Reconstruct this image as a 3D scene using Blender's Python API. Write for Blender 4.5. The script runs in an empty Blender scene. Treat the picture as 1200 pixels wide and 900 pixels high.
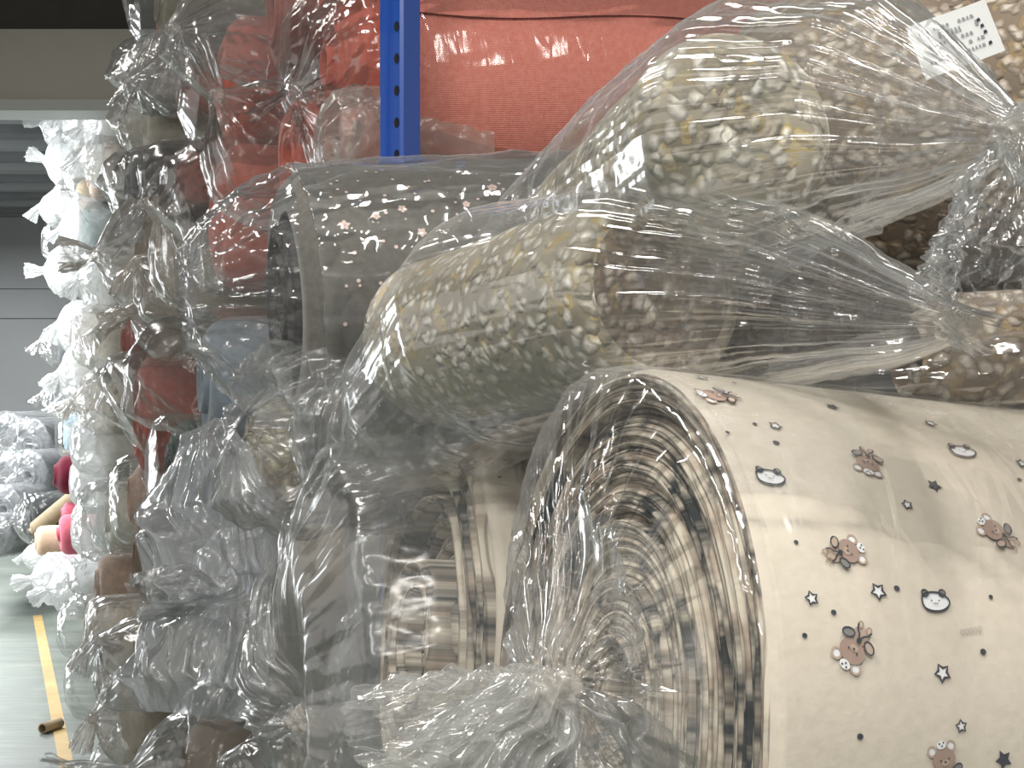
import bpy, math, random
import numpy as np
from mathutils import Matrix, Vector
PI = math.pi
C = bpy.context.scene.collection
sc = bpy.context.scene

# ---------------------------------------------------------------- camera
F = 1800.0; H = 1.6
cam = bpy.data.cameras.new('camera'); cam.sensor_width = 36; cam.lens = F/1200*36
cam.clip_start = 0.02
co = bpy.data.objects.new('camera', cam); C.objects.link(co)
co.location = (0, 0, H); co.rotation_euler = (PI/2, 0, 0)
sc.camera = co
# ---------------------------------------------------------------- world, exposure, lights
sc.view_settings.view_transform = 'Standard'; sc.view_settings.look = 'None'
sc.view_settings.gamma = 1; sc.view_settings.exposure = -0.28
try:
    sc.cycles.max_bounces = 6; sc.cycles.diffuse_bounces = 2; sc.cycles.glossy_bounces = 2; sc.cycles.transmission_bounces = 2
    sc.cycles.transparent_max_bounces = 14
except Exception: pass
w = bpy.data.worlds.new('world'); sc.world = w; w.use_nodes = True
w.node_tree.nodes['Background'].inputs[0].default_value = (0.86, 0.83, 0.78, 1)
w.node_tree.nodes['Background'].inputs[1].default_value = 0.55
AX = np.array([-.316, .949, 0.]); AX /= np.linalg.norm(AX)      # aisle direction
PX = np.array([AX[1], -AX[0], 0.])                                # into the rack
def area(name, loc, sx, sy, power, col, rot=(0, 0, 0)):
    l = bpy.data.lights.new(name, 'AREA'); l.shape = 'RECTANGLE'; l.size = sx; l.size_y = sy
    l.energy = power; l.color = col
    o = bpy.data.objects.new(name, l); C.objects.link(o); o.location = loc; o.rotation_euler = rot
    return o
YAW = math.atan2(.316, .949)
WARM = (1, .96, .90); COOL = (.95, .98, 1)
LIGHTS = [  # (x, y, z, sx, sy, power, colour)
    (-0.75, 0.3, 3.6, .09, 1.2, 38, WARM),
    (0.75, 0.6, 3.6, .09, 1.2, 38, WARM),
    (-1.1, 2.2, 3.7, .08, 1.2, 14, WARM),
    (-2.1, 4.4, 3.7, .05, 1.2, 13, WARM),
    (-0.2, -1.6, 3.6, .2, 1.3, 95, WARM),
    (-1.6, -0.6, 3.6, .2, 1.3, 65, WARM),
    (-3.3, 7.9, 3.12, .3, 2.0, 170, COOL),
    (-4.3, 10.8, 3.12, .3, 2.0, 220, COOL),
    (-5.2, 13.6, 3.12, .3, 2.0, 300, COOL),
]
for i, (x, y, z, sx, sy, p, c) in enumerate(LIGHTS):
    area('strip_light', (x, y, z), sx, sy, p, c, (0, 0, YAW))
# added area light left of the far aisle, source unseen, brightens the far bags
area('far_left_light', (-6.6, 8.6, 1.9), 2.4, 4.0, 300, (.94, .98, 1), (PI/2, 0, -PI/2+YAW))

# ---------------------------------------------------------------- helpers
def W(px, py, d): return np.array([(px-600)/F*d, d, H-(py-450)/F*d])
rng = np.random.RandomState(7)
def tri(x):
    f = np.mod(x, 2.0); return 1-2*np.abs(f-1)
def crease(P, seed, freq=8., n=5):
    r = np.random.RandomState(seed); out = np.zeros(len(P))
    Q = P + .12/freq*np.sin(P[:, [1, 2, 0]]*freq*.9+seed)
    tot = 0
    for i in range(n):
        v = r.normal(size=3); v /= np.linalg.norm(v)
        k = freq*(.6+1.5*r.rand()); a = 1/k; tot += a
        m = .5+.5*np.sin(P@(r.normal(size=3)*freq*.5)+r.rand()*6)
        out += a*m*(np.abs(tri(Q@v*k+r.rand()*2))*2-1)
    return out/tot
def snoise(P, seed, freq, n=7):
    r = np.random.RandomState(seed+99); out = np.zeros(len(P))
    for i in range(n):
        out += np.sin(P@(r.normal(size=3)*freq*(.6+.35*i))+r.rand()*6.28)/(1+.3*i)
    return out/3.
def mesh_from(name, V, faces, mats, midx=None, smooth=True):
    me = bpy.data.meshes.new(name)
    V = np.asarray(V, dtype=np.float32); Fa = np.asarray(faces, dtype=np.int32)
    k = Fa.shape[1]
    me.vertices.add(len(V)); me.vertices.foreach_set('co', V.ravel())
    me.loops.add(Fa.size); me.loops.foreach_set('vertex_index', Fa.ravel())
    me.polygons.add(len(Fa)); me.polygons.foreach_set('loop_start', np.arange(0, Fa.size, k, dtype=np.int32))
    me.polygons.foreach_set('loop_total', np.full(len(Fa), k, dtype=np.int32))
    for m in mats: me.materials.append(m)
    if midx is not None: me.polygons.foreach_set('material_index', np.asarray(midx, dtype=np.int32))
    me.polygons.foreach_set('use_smooth', np.full(len(Fa), smooth))
    me.update(); me.validate(); return me
def link(name, me, parent=None, M=None, **tags):
    o = bpy.data.objects.new(name, me); C.objects.link(o)
    if parent: o.parent = parent
    if M is not None: o.matrix_world = M if not parent else M
    for k, v in tags.items(): o[k] = v
    return o
def grid_faces(n, m, wrap=True):
    i = np.arange(n-1)[:, None]; j = np.arange(m if wrap else m-1)[None, :]
    a = i*m+j; b = i*m+(j+1) % m; c = (i+1)*m+(j+1) % m; d = (i+1)*m+j
    return np.stack([a, b, c, d], -1).reshape(-1, 4)
def box_mesh(name, boxes, mats, bev=0.0):
    V = []; Fa = []
    for (c, s) in boxes:
        c = np.array(c); s = np.array(s)/2; b = len(V)
        for dx in (-1, 1):
            for dy in (-1, 1):
                for dz in (-1, 1): V.append(c+s*[dx, dy, dz])
        for f in ((0, 1, 3, 2), (4, 6, 7, 5), (0, 4, 5, 1), (2, 3, 7, 6), (0, 2, 6, 4), (1, 5, 7, 3)): Fa.append([b+q for q in f])
    return mesh_from(name, V, Fa, mats, smooth=False)
def frame(origin, axis, up=(0, 0, 1)):
    ax = np.array(axis, float); ax /= np.linalg.norm(ax)
    az = np.array(up, float); az -= ax*(az@ax); az /= np.linalg.norm(az)
    ay = np.cross(az, ax)
    M = Matrix(((ax[0], ay[0], az[0], origin[0]), (ax[1], ay[1], az[1], origin[1]), (ax[2], ay[2], az[2], origin[2]), (0, 0, 0, 1)))
    R = np.stack([ax, ay, az], 1)
    return M, R, np.array(origin, float)
def to_local(P, R, o): return (np.asarray(P)-o)@R

# ---------------------------------------------------------------- materials
class NT:
    def __init__(s, name):
        s.m = bpy.data.materials.new(name); s.m.use_nodes = True; s.t = s.m.node_tree; s.t.nodes.clear()
        s.out = s.n('ShaderNodeOutputMaterial')
    def n(s, ty, **kw):
        nd = s.t.nodes.new(ty)
        for k, v in kw.items():
            if k.startswith('i_'): nd.inputs[k[2:].replace('_', ' ')].default_value = v
            else: setattr(nd, k, v)
        return nd
    def l(s, a, b): s.t.links.new(a, b)
    def math(s, op, a, b=None, c=None):
        nd = s.n('ShaderNodeMath', operation=op)
        for i, v in enumerate((a, b, c)):
            if v is None: continue
            if isinstance(v, (int, float)): nd.inputs[i].default_value = v
            else: s.l(v, nd.inputs[i])
        return nd.outputs[0]
    def ramp(s, fac, stops, interp='LINEAR'):
        r = s.n('ShaderNodeValToRGB'); r.color_ramp.interpolation = interp
        els = r.color_ramp.elements
        while len(els) < len(stops): els.new(.5)
        for e, (p, c) in zip(els, stops):
            e.position = p; e.color = (c, c, c, 1) if isinstance(c, (int, float)) else (*c, 1)
        s.l(fac, r.inputs[0]); return r.outputs[0]
def film(name, tint=(.8, .82, .83), base=.08, edge=.45, rough=.13, gl=1.0, sc_=9., bump=.6, stretch=(1, 1, 1), lo=.46, hi=.66):
    """thin see-through film: haze grows at grazing angles, crinkles come in patches between taut areas"""
    n = NT(name); tc = n.n('ShaderNodeTexCoord'); mp = n.n('ShaderNodeMapping'); mp.inputs['Scale'].default_value = stretch
    n.l(tc.outputs['Object'], mp.inputs[0])
    nz = n.n('ShaderNodeTexNoise', i_Scale=sc_*.5, i_Detail=1.); n.l(tc.outputs['Object'], nz.inputs['Vector'])
    mix = n.n('ShaderNodeVectorMath', operation='MULTIPLY_ADD'); n.l(nz.outputs['Color'], mix.inputs[0]); mix.inputs[1].default_value = (.14,)*3; n.l(mp.outputs[0], mix.inputs[2])
    v1 = n.n('ShaderNodeTexVoronoi', feature='DISTANCE_TO_EDGE', i_Scale=sc_); n.l(mix.outputs[0], v1.inputs['Vector'])
    v2 = n.n('ShaderNodeTexVoronoi', feature='F1', i_Scale=sc_*2.6); n.l(mix.outputs[0], v2.inputs['Vector'])
    e1 = n.ramp(v1.outputs['Distance'], [(0, 1.), (.05, .3), (.22, 0.)])
    mk = nz
    mask = n.ramp(mk.outputs[0], [(lo, .06), (hi, 1.)])
    big = n.n('ShaderNodeTexNoise', i_Scale=sc_*.9, i_Detail=0.); n.l(mix.outputs[0], big.inputs['Vector'])
    h = n.math('ADD', n.math('MULTIPLY', big.outputs[0], .9), n.math('MULTIPLY', mask, n.math('ADD', n.math('MULTIPLY', e1, .5), n.math('MULTIPLY', v2.outputs['Distance'], .55))))
    bp = n.n('ShaderNodeBump', i_Strength=1.0, i_Distance=.02*bump); n.l(h, bp.inputs['Height'])
    lw = n.n('ShaderNodeLayerWeight', i_Blend=.5)
    fac = n.ramp(lw.outputs['Facing'], [(0, base), (.5, base+.06*(edge-base)), (.85, base+.4*(edge-base)), (1, edge)])
    fac = n.math('ADD', fac, n.math('MULTIPLY', n.math('MULTIPLY', e1, mask), .22*edge))
    tr = n.n('ShaderNodeBsdfTransparent'); tr.inputs[0].default_value = (.975, .978, .975, 1)
    df = n.n('ShaderNodeBsdfDiffuse'); df.inputs[0].default_value = (*tint, 1)
    tl = n.n('ShaderNodeBsdfTranslucent'); tl.inputs[0].default_value = (*tint, 1)
    dm = n.n('ShaderNodeMixShader'); dm.inputs[0].default_value = .4; n.l(df.outputs[0], dm.inputs[1]); n.l(tl.outputs[0], dm.inputs[2])
    m1 = n.n('ShaderNodeMixShader'); n.l(fac, m1.inputs[0]); n.l(tr.outputs[0], m1.inputs[1]); n.l(dm.outputs[0], m1.inputs[2])
    gs = n.n('ShaderNodeBsdfGlossy', i_Roughness=rough); n.l(bp.outputs[0], gs.inputs['Normal'])
    fr = n.n('ShaderNodeFresnel', i_IOR=1.36)
    gf = n.math('MINIMUM', n.math('MULTIPLY', fr.outputs[0], 1.25*gl), .38)
    m2 = n.n('ShaderNodeMixShader'); n.l(gf, m2.inputs[0]); n.l(m1.outputs[0], m2.inputs[1]); n.l(gs.outputs[0], m2.inputs[2])
    n.l(m2.outputs[0], n.out.inputs[0]); return n.m
def fabric(name, col, col2=None, scale=60., bump=.002, rough=.9, weave=None, sheen=.2):
    n = NT(name); tc = n.n('ShaderNodeTexCoord')
    nz = n.n('ShaderNodeTexNoise', i_Scale=scale, i_Detail=4.); n.l(tc.outputs['Object'], nz.inputs['Vector'])
    c2 = col2 or tuple(c*.86 for c in col)
    cr = n.ramp(nz.outputs[0], [(.35, c2), (.65, col)])
    b = n.n('ShaderNodeBsdfPrincipled', i_Roughness=rough); b.inputs['Sheen Weight'].default_value = sheen; b.inputs['Specular IOR Level'].default_value = .15
    h = nz.outputs[0]
    if weave:
        sp = n.n('ShaderNodeSeparateXYZ'); n.l(tc.outputs['Object'], sp.inputs[0])
        a = n.math('SINE', n.math('MULTIPLY', sp.outputs['X'], weave)); bb = n.math('SINE', n.math('MULTIPLY', sp.outputs['Z'], weave))
        h = n.math('ADD', n.math('MULTIPLY', n.math('ADD', a, bb), .25), nz.outputs[0])
        dk = n.math('MULTIPLY_ADD', n.math('ADD', a, bb), .035, .95)
        mm = n.n('ShaderNodeMix', data_type='RGBA', blend_type='MULTIPLY'); mm.inputs[0].default_value = 1
        n.l(cr, mm.inputs[6]); n.l(dk, mm.inputs[7]); cr = mm.outputs[2]
    n.l(cr, b.inputs['Base Color'])
    bp = n.n('ShaderNodeBump', i_Strength=.6, i_Distance=bump); n.l(h, bp.inputs['Height']); n.l(bp.outputs[0], b.inputs['Normal'])
    n.l(b.outputs[0], n.out.inputs[0]); return n.m
def sherpa(name, base, mid, light, tint=(.55, .45, .22), scale=95., stretch=(1, 1, 1)):
    n = NT(name); tc = n.n('ShaderNodeTexCoord'); mp = n.n('ShaderNodeMapping'); mp.inputs['Scale'].default_value = stretch; n.l(tc.outputs['Object'], mp.inputs[0])
    nz = n.n('ShaderNodeTexNoise', i_Scale=28., i_Detail=3.); n.l(mp.outputs[0], nz.inputs['Vector'])
    mix = n.n('ShaderNodeVectorMath', operation='MULTIPLY_ADD'); n.l(nz.outputs['Color'], mix.inputs[0]); mix.inputs[1].default_value = (.03,)*3; n.l(mp.outputs[0], mix.inputs[2])
    v = n.n('ShaderNodeTexVoronoi', feature='F1', i_Scale=scale, i_Randomness=1.); n.l(mix.outputs[0], v.inputs['Vector'])
    sp = n.n('ShaderNodeSeparateColor'); n.l(v.outputs['Color'], sp.inputs[0])
    blob = n.ramp(v.outputs['Distance'], [(.20, 1.), (.58, 0.)])
    on = n.ramp(sp.outputs[0], [(.12, .0), (.45, 1.)])
    f = n.math('MULTIPLY', blob, on)
    big = n.n('ShaderNodeTexNoise', i_Scale=9., i_Detail=3.); n.l(tc.outputs['Object'], big.inputs['Vector'])
    bcol = n.n('ShaderNodeMix', data_type='RGBA'); n.l(n.ramp(big.outputs[0], [(.4, 0.), (.6, 1.)]), bcol.inputs[0]); bcol.inputs[6].default_value = (*base, 1); bcol.inputs[7].default_value = (*mid, 1)
    yl = n.n('ShaderNodeMix', data_type='RGBA'); n.l(n.ramp(sp.outputs[1], [(.80, 0.), (.92, .75)]), yl.inputs[0]); n.l(bcol.outputs[2], yl.inputs[6]); yl.inputs[7].default_value = (*tint, 1)
    c = n.n('ShaderNodeMix', data_type='RGBA'); n.l(f, c.inputs[0]); n.l(yl.outputs[2], c.inputs[6]); c.inputs[7].default_value = (*light, 1)
    b = n.n('ShaderNodeBsdfPrincipled', i_Roughness=.95); b.inputs['Sheen Weight'].default_value = .3; b.inputs['Specular IOR Level'].default_value = .1
    n.l(c.outputs[2], b.inputs['Base Color'])
    h = n.math('ADD', blob, n.math('MULTIPLY', nz.outputs[0], .6))
    bp = n.n('ShaderNodeBump', i_Strength=.8, i_Distance=.004); n.l(h, bp.inputs['Height']); n.l(bp.outputs[0], b.inputs['Normal'])
    n.l(b.outputs[0], n.out.inputs[0]); return n.m
def layered(name, pale, mid, dark, pitch=.0042, amt=.5):
    """edge of rolled cloth: every wrap shows the print where it was cut"""
    n = NT(name); tc = n.n('ShaderNodeTexCoord'); sp = n.n('ShaderNodeSeparateXYZ'); n.l(tc.outputs['Object'], sp.inputs[0])
    y, z = sp.outputs['Y'], sp.outputs['Z']
    r = n.math('SQRT', n.math('ADD', n.math('MULTIPLY', y, y), n.math('MULTIPLY', z, z)))
    wob = n.n('ShaderNodeTexNoise', i_Scale=7., i_Detail=2.); n.l(tc.outputs['Object'], wob.inputs['Vector'])
    r2 = n.math('MULTIPLY_ADD', wob.outputs[0], .016, r)
    k = n.math('DIVIDE', r2, pitch); kf = n.math('FLOOR', k)
    yr = n.math('DIVIDE', y, r); zr = n.math('DIVIDE', z, r)
    def arc(sr, sk, seed):
        cx = n.n('ShaderNodeCombineXYZ'); n.l(n.math('MULTIPLY', yr, sr), cx.inputs[0]); n.l(n.math('MULTIPLY', zr, sr), cx.inputs[1]); n.l(n.math('MULTIPLY_ADD', kf, sk, seed), cx.inputs[2])
        t = n.n('ShaderNodeTexNoise', i_Scale=1., i_Detail=3., i_Roughness=.6); n.l(cx.outputs[0], t.inputs['Vector']); return t.outputs[0]
    fr = n.math('FRACT', k)
    gap = n.ramp(fr, [(0, .35), (.22, 1.), (.8, 1.), (1, .45)])
    a1 = arc(2.2, .16, 0.); a2 = arc(4., .35, 40.); a3 = arc(9., .6, 9.)
    d = n.ramp(n.math('ADD', n.math('MULTIPLY', a1, .6), n.math('MULTIPLY', a3, .4)), [(.49-.04*amt, 0.), (.60, 1.)])
    c1 = n.n('ShaderNodeMix', data_type='RGBA'); n.l(n.ramp(a2, [(.45, 0.), (.60, 1.)]), c1.inputs[0]); c1.inputs[6].default_value = (*pale, 1); c1.inputs[7].default_value = (*mid, 1)
    c2 = n.n('ShaderNodeMix', data_type='RGBA'); n.l(n.math('MULTIPLY', d, amt*1.7), c2.inputs[0]); n.l(c1.outputs[2], c2.inputs[6]); c2.inputs[7].default_value = (*dark, 1)
    c3 = n.n('ShaderNodeMix', data_type='RGBA', blend_type='MULTIPLY'); c3.inputs[0].default_value = .4; n.l(c2.outputs[2], c3.inputs[6]); n.l(gap, c3.inputs[7])
    b = n.n('ShaderNodeBsdfPrincipled', i_Roughness=.95); b.inputs['Specular IOR Level'].default_value = .1
    n.l(c3.outputs[2], b.inputs['Base Color'])
    bp = n.n('ShaderNodeBump', i_Strength=.8, i_Distance=.003); n.l(gap, bp.inputs['Height']); n.l(bp.outputs[0], b.inputs['Normal'])
    n.l(b.outputs[0], n.out.inputs[0]); return n.m
def plain(name, col, rough=.6, metal=0., coat=0., noise=0., nscale=8.):
    n = NT(name); b = n.n('ShaderNodeBsdfPrincipled', i_Roughness=rough, i_Metallic=metal); b.inputs['Coat Weight'].default_value = coat
    b.inputs['Base Color'].default_value = (*col, 1)
    if noise:
        tc = n.n('ShaderNodeTexCoord'); nz = n.n('ShaderNodeTexNoise', i_Scale=nscale, i_Detail=5.); n.l(tc.outputs['Object'], nz.inputs['Vector'])
        cr = n.ramp(nz.outputs[0], [(.3, tuple(c*(1-noise) for c in col)), (.7, tuple(min(1, c*(1+noise)) for c in col))]); n.l(cr, b.inputs['Base Color'])
    n.l(b.outputs[0], n.out.inputs[0]); return n.m

FILM = {
 'clear': film('film_clear', base=.035, edge=.38, rough=.10, gl=1.2, sc_=11., bump=.20),
 'back':  film('film_clear_stack', tint=(.62, .62, .60), base=.05, edge=.30, rough=.18, gl=.6, sc_=7., bump=.16),
 'hug':   film('film_taut', base=.02, edge=.10, rough=.13, gl=.8, sc_=7., bump=.11, stretch=(3.2, .7, .7)),
 'pleat': film('film_pleated', base=.06, edge=.50, rough=.12, gl=1.2, sc_=9., bump=.16),
 'streak': film('film_creased', base=.04, edge=.38, rough=.09, gl=1.3, sc_=8., bump=.26, stretch=(.5, 1.7, 1.7), lo=.40, hi=.56),
 'drape': film('film_hanging', tint=(.56, .60, .63), base=.34, edge=.75, rough=.14, gl=.9, sc_=7., bump=.15),
 'tuft':  film('film_bunched', tint=(.85, .86, .84), base=.16, edge=.6, rough=.11, gl=1.5, sc_=12., bump=.22),
 'grey':  film('film_grey', tint=(.60, .62, .63), base=.14, edge=.50, rough=.2, gl=1.1, sc_=9., bump=.22),
 'milky': film('film_milky', tint=(.72, .68, .62), base=.32, edge=.68, rough=.22, gl=.6, sc_=10., bump=.3),
 'white': film('film_white', tint=(.93, .95, .95), base=.62, edge=.90, rough=.25, gl=.8, sc_=9., bump=.4),
}
CORAL = (.90, .33, .26)
FAB = {
 'coral': fabric('coral_cloth', CORAL, (.82, .27, .21), 90, .002, weave=1900),
 'coral_shaded': fabric('coral_cloth_shaded', (.66, .17, .12), (.54, .13, .09), 60),  # same coral cloth, darkened in colour for the roll ends in shade
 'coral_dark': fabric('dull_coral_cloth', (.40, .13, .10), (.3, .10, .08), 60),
 'red': fabric('brick_red_cloth', (.46, .095, .06), (.36, .07, .045), 60),
 'cream': fabric('cream_cloth', (.68, .62, .53), (.64, .58, .49), 130, .0008, sheen=.1),
 'greyfloral': fabric('grey_cloth', (.15, .145, .132), (.12, .116, .108), 120, .001),
 'black': fabric('black_cloth', (.02, .022, .022), None, 60),
 'slate': fabric('slate_cloth', (.075, .085, .085), None, 40),
 'steel': fabric('steel_blue_cloth', (.24, .30, .37), (.19, .235, .28), 50),
 'bottle': fabric('bottle_green_cloth', (.015, .045, .038), None, 50),
 'teal': fabric('teal_cloth', (.01, .09, .085), None, 50),
 'olive': fabric('olive_grey_cloth', (.30, .28, .20), (.22, .20, .15), 30),
 'taupe': fabric('taupe_cloth', (.21, .165, .125), None, 50),
 'brown': fabric('brown_cloth', (.13, .09, .065), None, 50),
 'pinkbeige': fabric('pink_beige_cloth', (.52, .38, .31), (.43, .31, .25), 50),
 'beige': fabric('beige_cloth', (.50, .45, .36), None, 50),
 'ivory': fabric('ivory_cloth', (.72, .70, .62), None, 50),
 'white': fabric('white_cloth', (.82, .84, .84), None, 50),
 'lilac': fabric('lilac_white_cloth', (.74, .70, .80), None, 50),
 'sky': fabric('pale_blue_cloth', (.42, .58, .72), None, 40),
 'maroon': fabric('maroon_cloth', (.14, .012, .03), None, 40),
 'pink': fabric('pink_cloth', (.80, .18, .25), None, 40),
 'peach': fabric('peach_cloth', (.80, .58, .42), None, 40),
 'midgrey': fabric('mid_grey_cloth', (.20, .205, .21), (.13, .135, .14), 30),
 'tan': fabric('tan_cloth', (.42, .33, .22), None, 30),
}
SH_L = sherpa('light_speckled_fleece', (.27, .235, .17), (.42, .38, .30), (.86, .83, .74), (.52, .40, .16), 74.)
SH_D = sherpa('brown_speckled_fleece', (.15, .115, .085), (.20, .16, .12), (.52, .47, .40), (.30, .22, .12), 80.)
SH_O = sherpa('olive_speckled_fleece', (.12, .10, .06), (.16, .13, .08), (.42, .38, .26), (.25, .20, .08), 70)
END_CREAM = layered('cream_wrap_edges', (.66, .60, .50), (.42, .34, .27), (.028, .034, .037), .0036, .60)
END_GREY = layered('grey_wrap_edges', (.10, .10, .10), (.06, .06, .06), (.02, .02, .022), .007, .5)
KRAFT = plain('kraft_card', (.42, .32, .2), .8)

# ---------------------------------------------------------------- rolls and bags
def roll_mesh(name, R, L, mats, seed=0, m=72, core=.035, soft=.02, pitch=.012, prot=.004, lump=0., sq=1., bow=0., nb=26, taper=0.):
    """surface of revolution about local X: spiral end face at x=0, body to x=L"""
    xs = []; rs = []; mi = []
    nl = max(4, int((R-core-soft)/pitch))
    lr = np.random.RandomState(seed)
    xs.append(.06 if core > .006 else .001); rs.append(core*.8 if core > .006 else .0005); mi.append(1)
    off = lr.normal(size=nl+1)*prot
    for k in range(nl):
        r0 = core+(R-soft-core)*k/nl; dr = (R-soft-core)/nl
        for q, e in ((.08, .35), (.35, -.25), (.75, -.25), (.97, .35)):
            xs.append(off[k]+e*prot*1.6); rs.append(r0+dr*q); mi.append(1)
    for q in np.linspace(0, 1, 6)[1:]:
        a = q*PI/2; xs.append(soft*(1-math.cos(a))*1. + 0*off[-1]); rs.append(R-soft+soft*math.sin(a)); mi.append(0)
    for q in np.linspace(0, 1, nb+1)[1:]: xs.append(soft+(L-soft)*q); rs.append(R*(1-taper*q)); mi.append(0)
    xs.append(L); rs.append(.001); mi.append(0)
    xs = np.array(xs); rs = np.array(rs); n = len(xs)
    th = np.linspace(0, 2*PI, m, endpoint=False)
    X = np.repeat(xs, m).reshape(n, m); Rr = np.repeat(rs, m).reshape(n, m)
    Y = Rr*np.cos(th); Z = Rr*np.sin(th)
    P = np.stack([X, Y, Z], -1).reshape(-1, 3)
    if lump or prot > .003:
        wv = snoise(np.stack([0*P[:, 0], P[:, 1], P[:, 2]], -1), seed, 9/R*.12)
        P[:, 0] += (P[:, 0] < soft*1.2)*wv*prot*.8
    if lump:
        ln = snoise(P, seed+5, .9/R)
        rad = np.hypot(P[:, 1], P[:, 2]); s = 1+lump*ln*np.minimum(1, rad/R)
        P[:, 1] *= s; P[:, 2] *= s
    P[:, 2] *= sq
    P[:, 2] -= bow*(P[:, 0]/L)**2
    return mesh_from(name, P, grid_faces(n, m), mats, np.repeat(mi[1:], m))
def lerp_keys(keys, n, smooth=6):
    """keys: rows of numbers, first column = s in 0..1"""
    K = np.array(keys, float); s = np.linspace(0, 1, n); o = np.stack([np.interp(s, K[:, 0], K[:, i]) for i in range(1, K.shape[1])], 1)
    for _ in range(smooth*max(1, n//90)):
        o[1:-1] = (o[:-2]+2*o[1:-1]+o[2:])/4
    return o
def tube_bag(keys, seed, n=150, m=200, nf=(5, 9, 14, 23, 37), smooth=6, cf=9., drift=1.2, hold=None):
    """film tube. keys: s, x,y,z, r_side, r_up, pleat, crease ; returns verts"""
    D = lerp_keys(keys, n, smooth); c = D[:, :3]
    t = np.gradient(c, axis=0); t /= np.linalg.norm(t, axis=1)[:, None]+1e-9
    side = np.cross(t, [0, 0, 1.]); side /= np.linalg.norm(side, axis=1)[:, None]+1e-9
    for i in range(1, n):
        if side[i]@side[i-1] < 0: side[i] *= -1
    if hold is not None:      # keep the ring plane parallel to the roll's end until the gather
        hv, h0, h1 = hold; hv = np.array(hv, float); ww = np.clip((np.linspace(0, 1, n)-h0)/(h1-h0), 0, 1)[:, None]
        sg = np.sign(side[n//3]@hv) or 1
        side = side*ww+sg*hv*(1-ww); side /= np.linalg.norm(side, axis=1)[:, None]
        upv = np.array([0, 0, 1.])
        t = t*ww+np.cross(upv, side)*(1-ww); t /= np.linalg.norm(t, axis=1)[:, None]
    up = np.cross(side, t); up *= np.sign(up[:, 2:3]+1e-9)
    th = np.linspace(0, 2*PI, m, endpoint=False)
    r = np.random.RandomState(seed); s = np.linspace(0, 1, n)[:, None]
    fold = np.zeros((n, m)); tot = 0
    for k in nf:
        a = 1/(k**.55); tot += a
        fold += a*(np.abs(tri((k*th[None, :]/PI)+r.rand()*2+drift*(s-.5)*r.normal()*1.5))*2-1)
    fold /= tot
    mod = 1+D[:, 5:6]*fold
    mod = np.clip(mod, .15, 2.2); rs = D[:, 3:4]*mod; ru = D[:, 4:5]*mod
    P = c[:, None, :]+side[:, None, :]*(rs*np.cos(th))[..., None]+up[:, None, :]*(ru*np.sin(th))[..., None]
    N = side[:, None, :]*np.cos(th)[None, :, None]+up[:, None, :]*np.sin(th)[None, :, None]
    Pf = P.reshape(-1, 3); ca = np.repeat(D[:, 6], m)
    cr = crease(Pf, seed, cf)+.45*crease(Pf, seed+3, cf*2.7)
    cr2 = crease(Pf, seed+11, cf*1.3)
    Pf = Pf+N.reshape(-1, 3)*(ca*cr)[:, None]+np.repeat(t, m, axis=0)*(ca*.5*cr2)[:, None]
    return Pf, (n, m)
def bag_obj(keys, seed, mat, root, R, o, name='plastic_bag', **kw):
    P, (n, m) = tube_bag(keys, seed, **kw)
    me = mesh_from(name, to_local(P, R, o), grid_faces(n, m), [mat])
    ob = bpy.data.objects.new(name, me); C.objects.link(ob); ob.parent = root; return ob
def knot_obj(center, rad, seed, mat, parent, R, o, n=40, m=60):
    th = np.linspace(0, PI, n)[:, None]; ph = np.linspace(0, 2*PI, m, endpoint=False)[None, :]
    P = np.stack([np.sin(th)*np.cos(ph), np.sin(th)*np.sin(ph), np.cos(th)+0*ph], -1).reshape(-1, 3)
    s = 1+.30*crease(P, seed, 1.6, 6)+.12*np.sin(P[:, 0]*9+P[:, 2]*7+seed)
    P = P*s[:, None]*rad*np.array([1, .9, .8])+center
    me = mesh_from('bag_knot', to_local(P, R, o), grid_faces(n, m), [mat])
    ob = bpy.data.objects.new('bag_knot', me); C.objects.link(ob); ob.parent = parent; return ob
def thing(name, label, cat, origin, axis=None, group=None):
    o = bpy.data.objects.new(name, None); C.objects.link(o); o.empty_display_size = .05
    if axis is not None: M, R, og = frame(origin, axis); o.matrix_world = M
    else: o.location = origin; R = np.eye(3); og = np.array(origin, float)
    o['label'] = label; o['category'] = cat
    if group: o['group'] = group
    return o, R, og
def child(name, me, parent):
    o = bpy.data.objects.new(name, me); C.objects.link(o); o.parent = parent; return o

# ---------------------------------------------------------------- the setting
def floor_material():
    n = NT('green_epoxy_floor'); tc = n.n('ShaderNodeTexCoord')
    nz = n.n('ShaderNodeTexNoise', i_Scale=1.3, i_Detail=8.); n.l(tc.outputs['Object'], nz.inputs['Vector'])
    mp = n.n('ShaderNodeMapping'); mp.inputs['Scale'].default_value = (1, 12, 1); mp.inputs['Rotation'].default_value = (0, 0, .1); n.l(tc.outputs['Object'], mp.inputs[0])
    sx = n.n('ShaderNodeTexNoise', i_Scale=1.6, i_Detail=6.); n.l(mp.outputs[0], sx.inputs['Vector'])
    c = n.ramp(nz.outputs[0], [(.3, (.13, .15, .13)), (.7, (.19, .215, .185))])
    c2 = n.n('ShaderNodeMix', data_type='RGBA'); n.l(n.ramp(sx.outputs[0], [(.58, 0.), (.7, .5)]), c2.inputs[0]); n.l(c, c2.inputs[6]); c2.inputs[7].default_value = (.34, .37, .33, 1)
    b = n.n('ShaderNodeBsdfPrincipled'); n.l(c2.outputs[2], b.inputs['Base Color']); n.l(n.ramp(sx.outputs[0], [(.3, .38), (.7, .6)]), b.inputs['Roughness'])
    n.l(b.outputs[0], n.out.inputs[0]); return n.m
FLOOR = floor_material()
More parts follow.
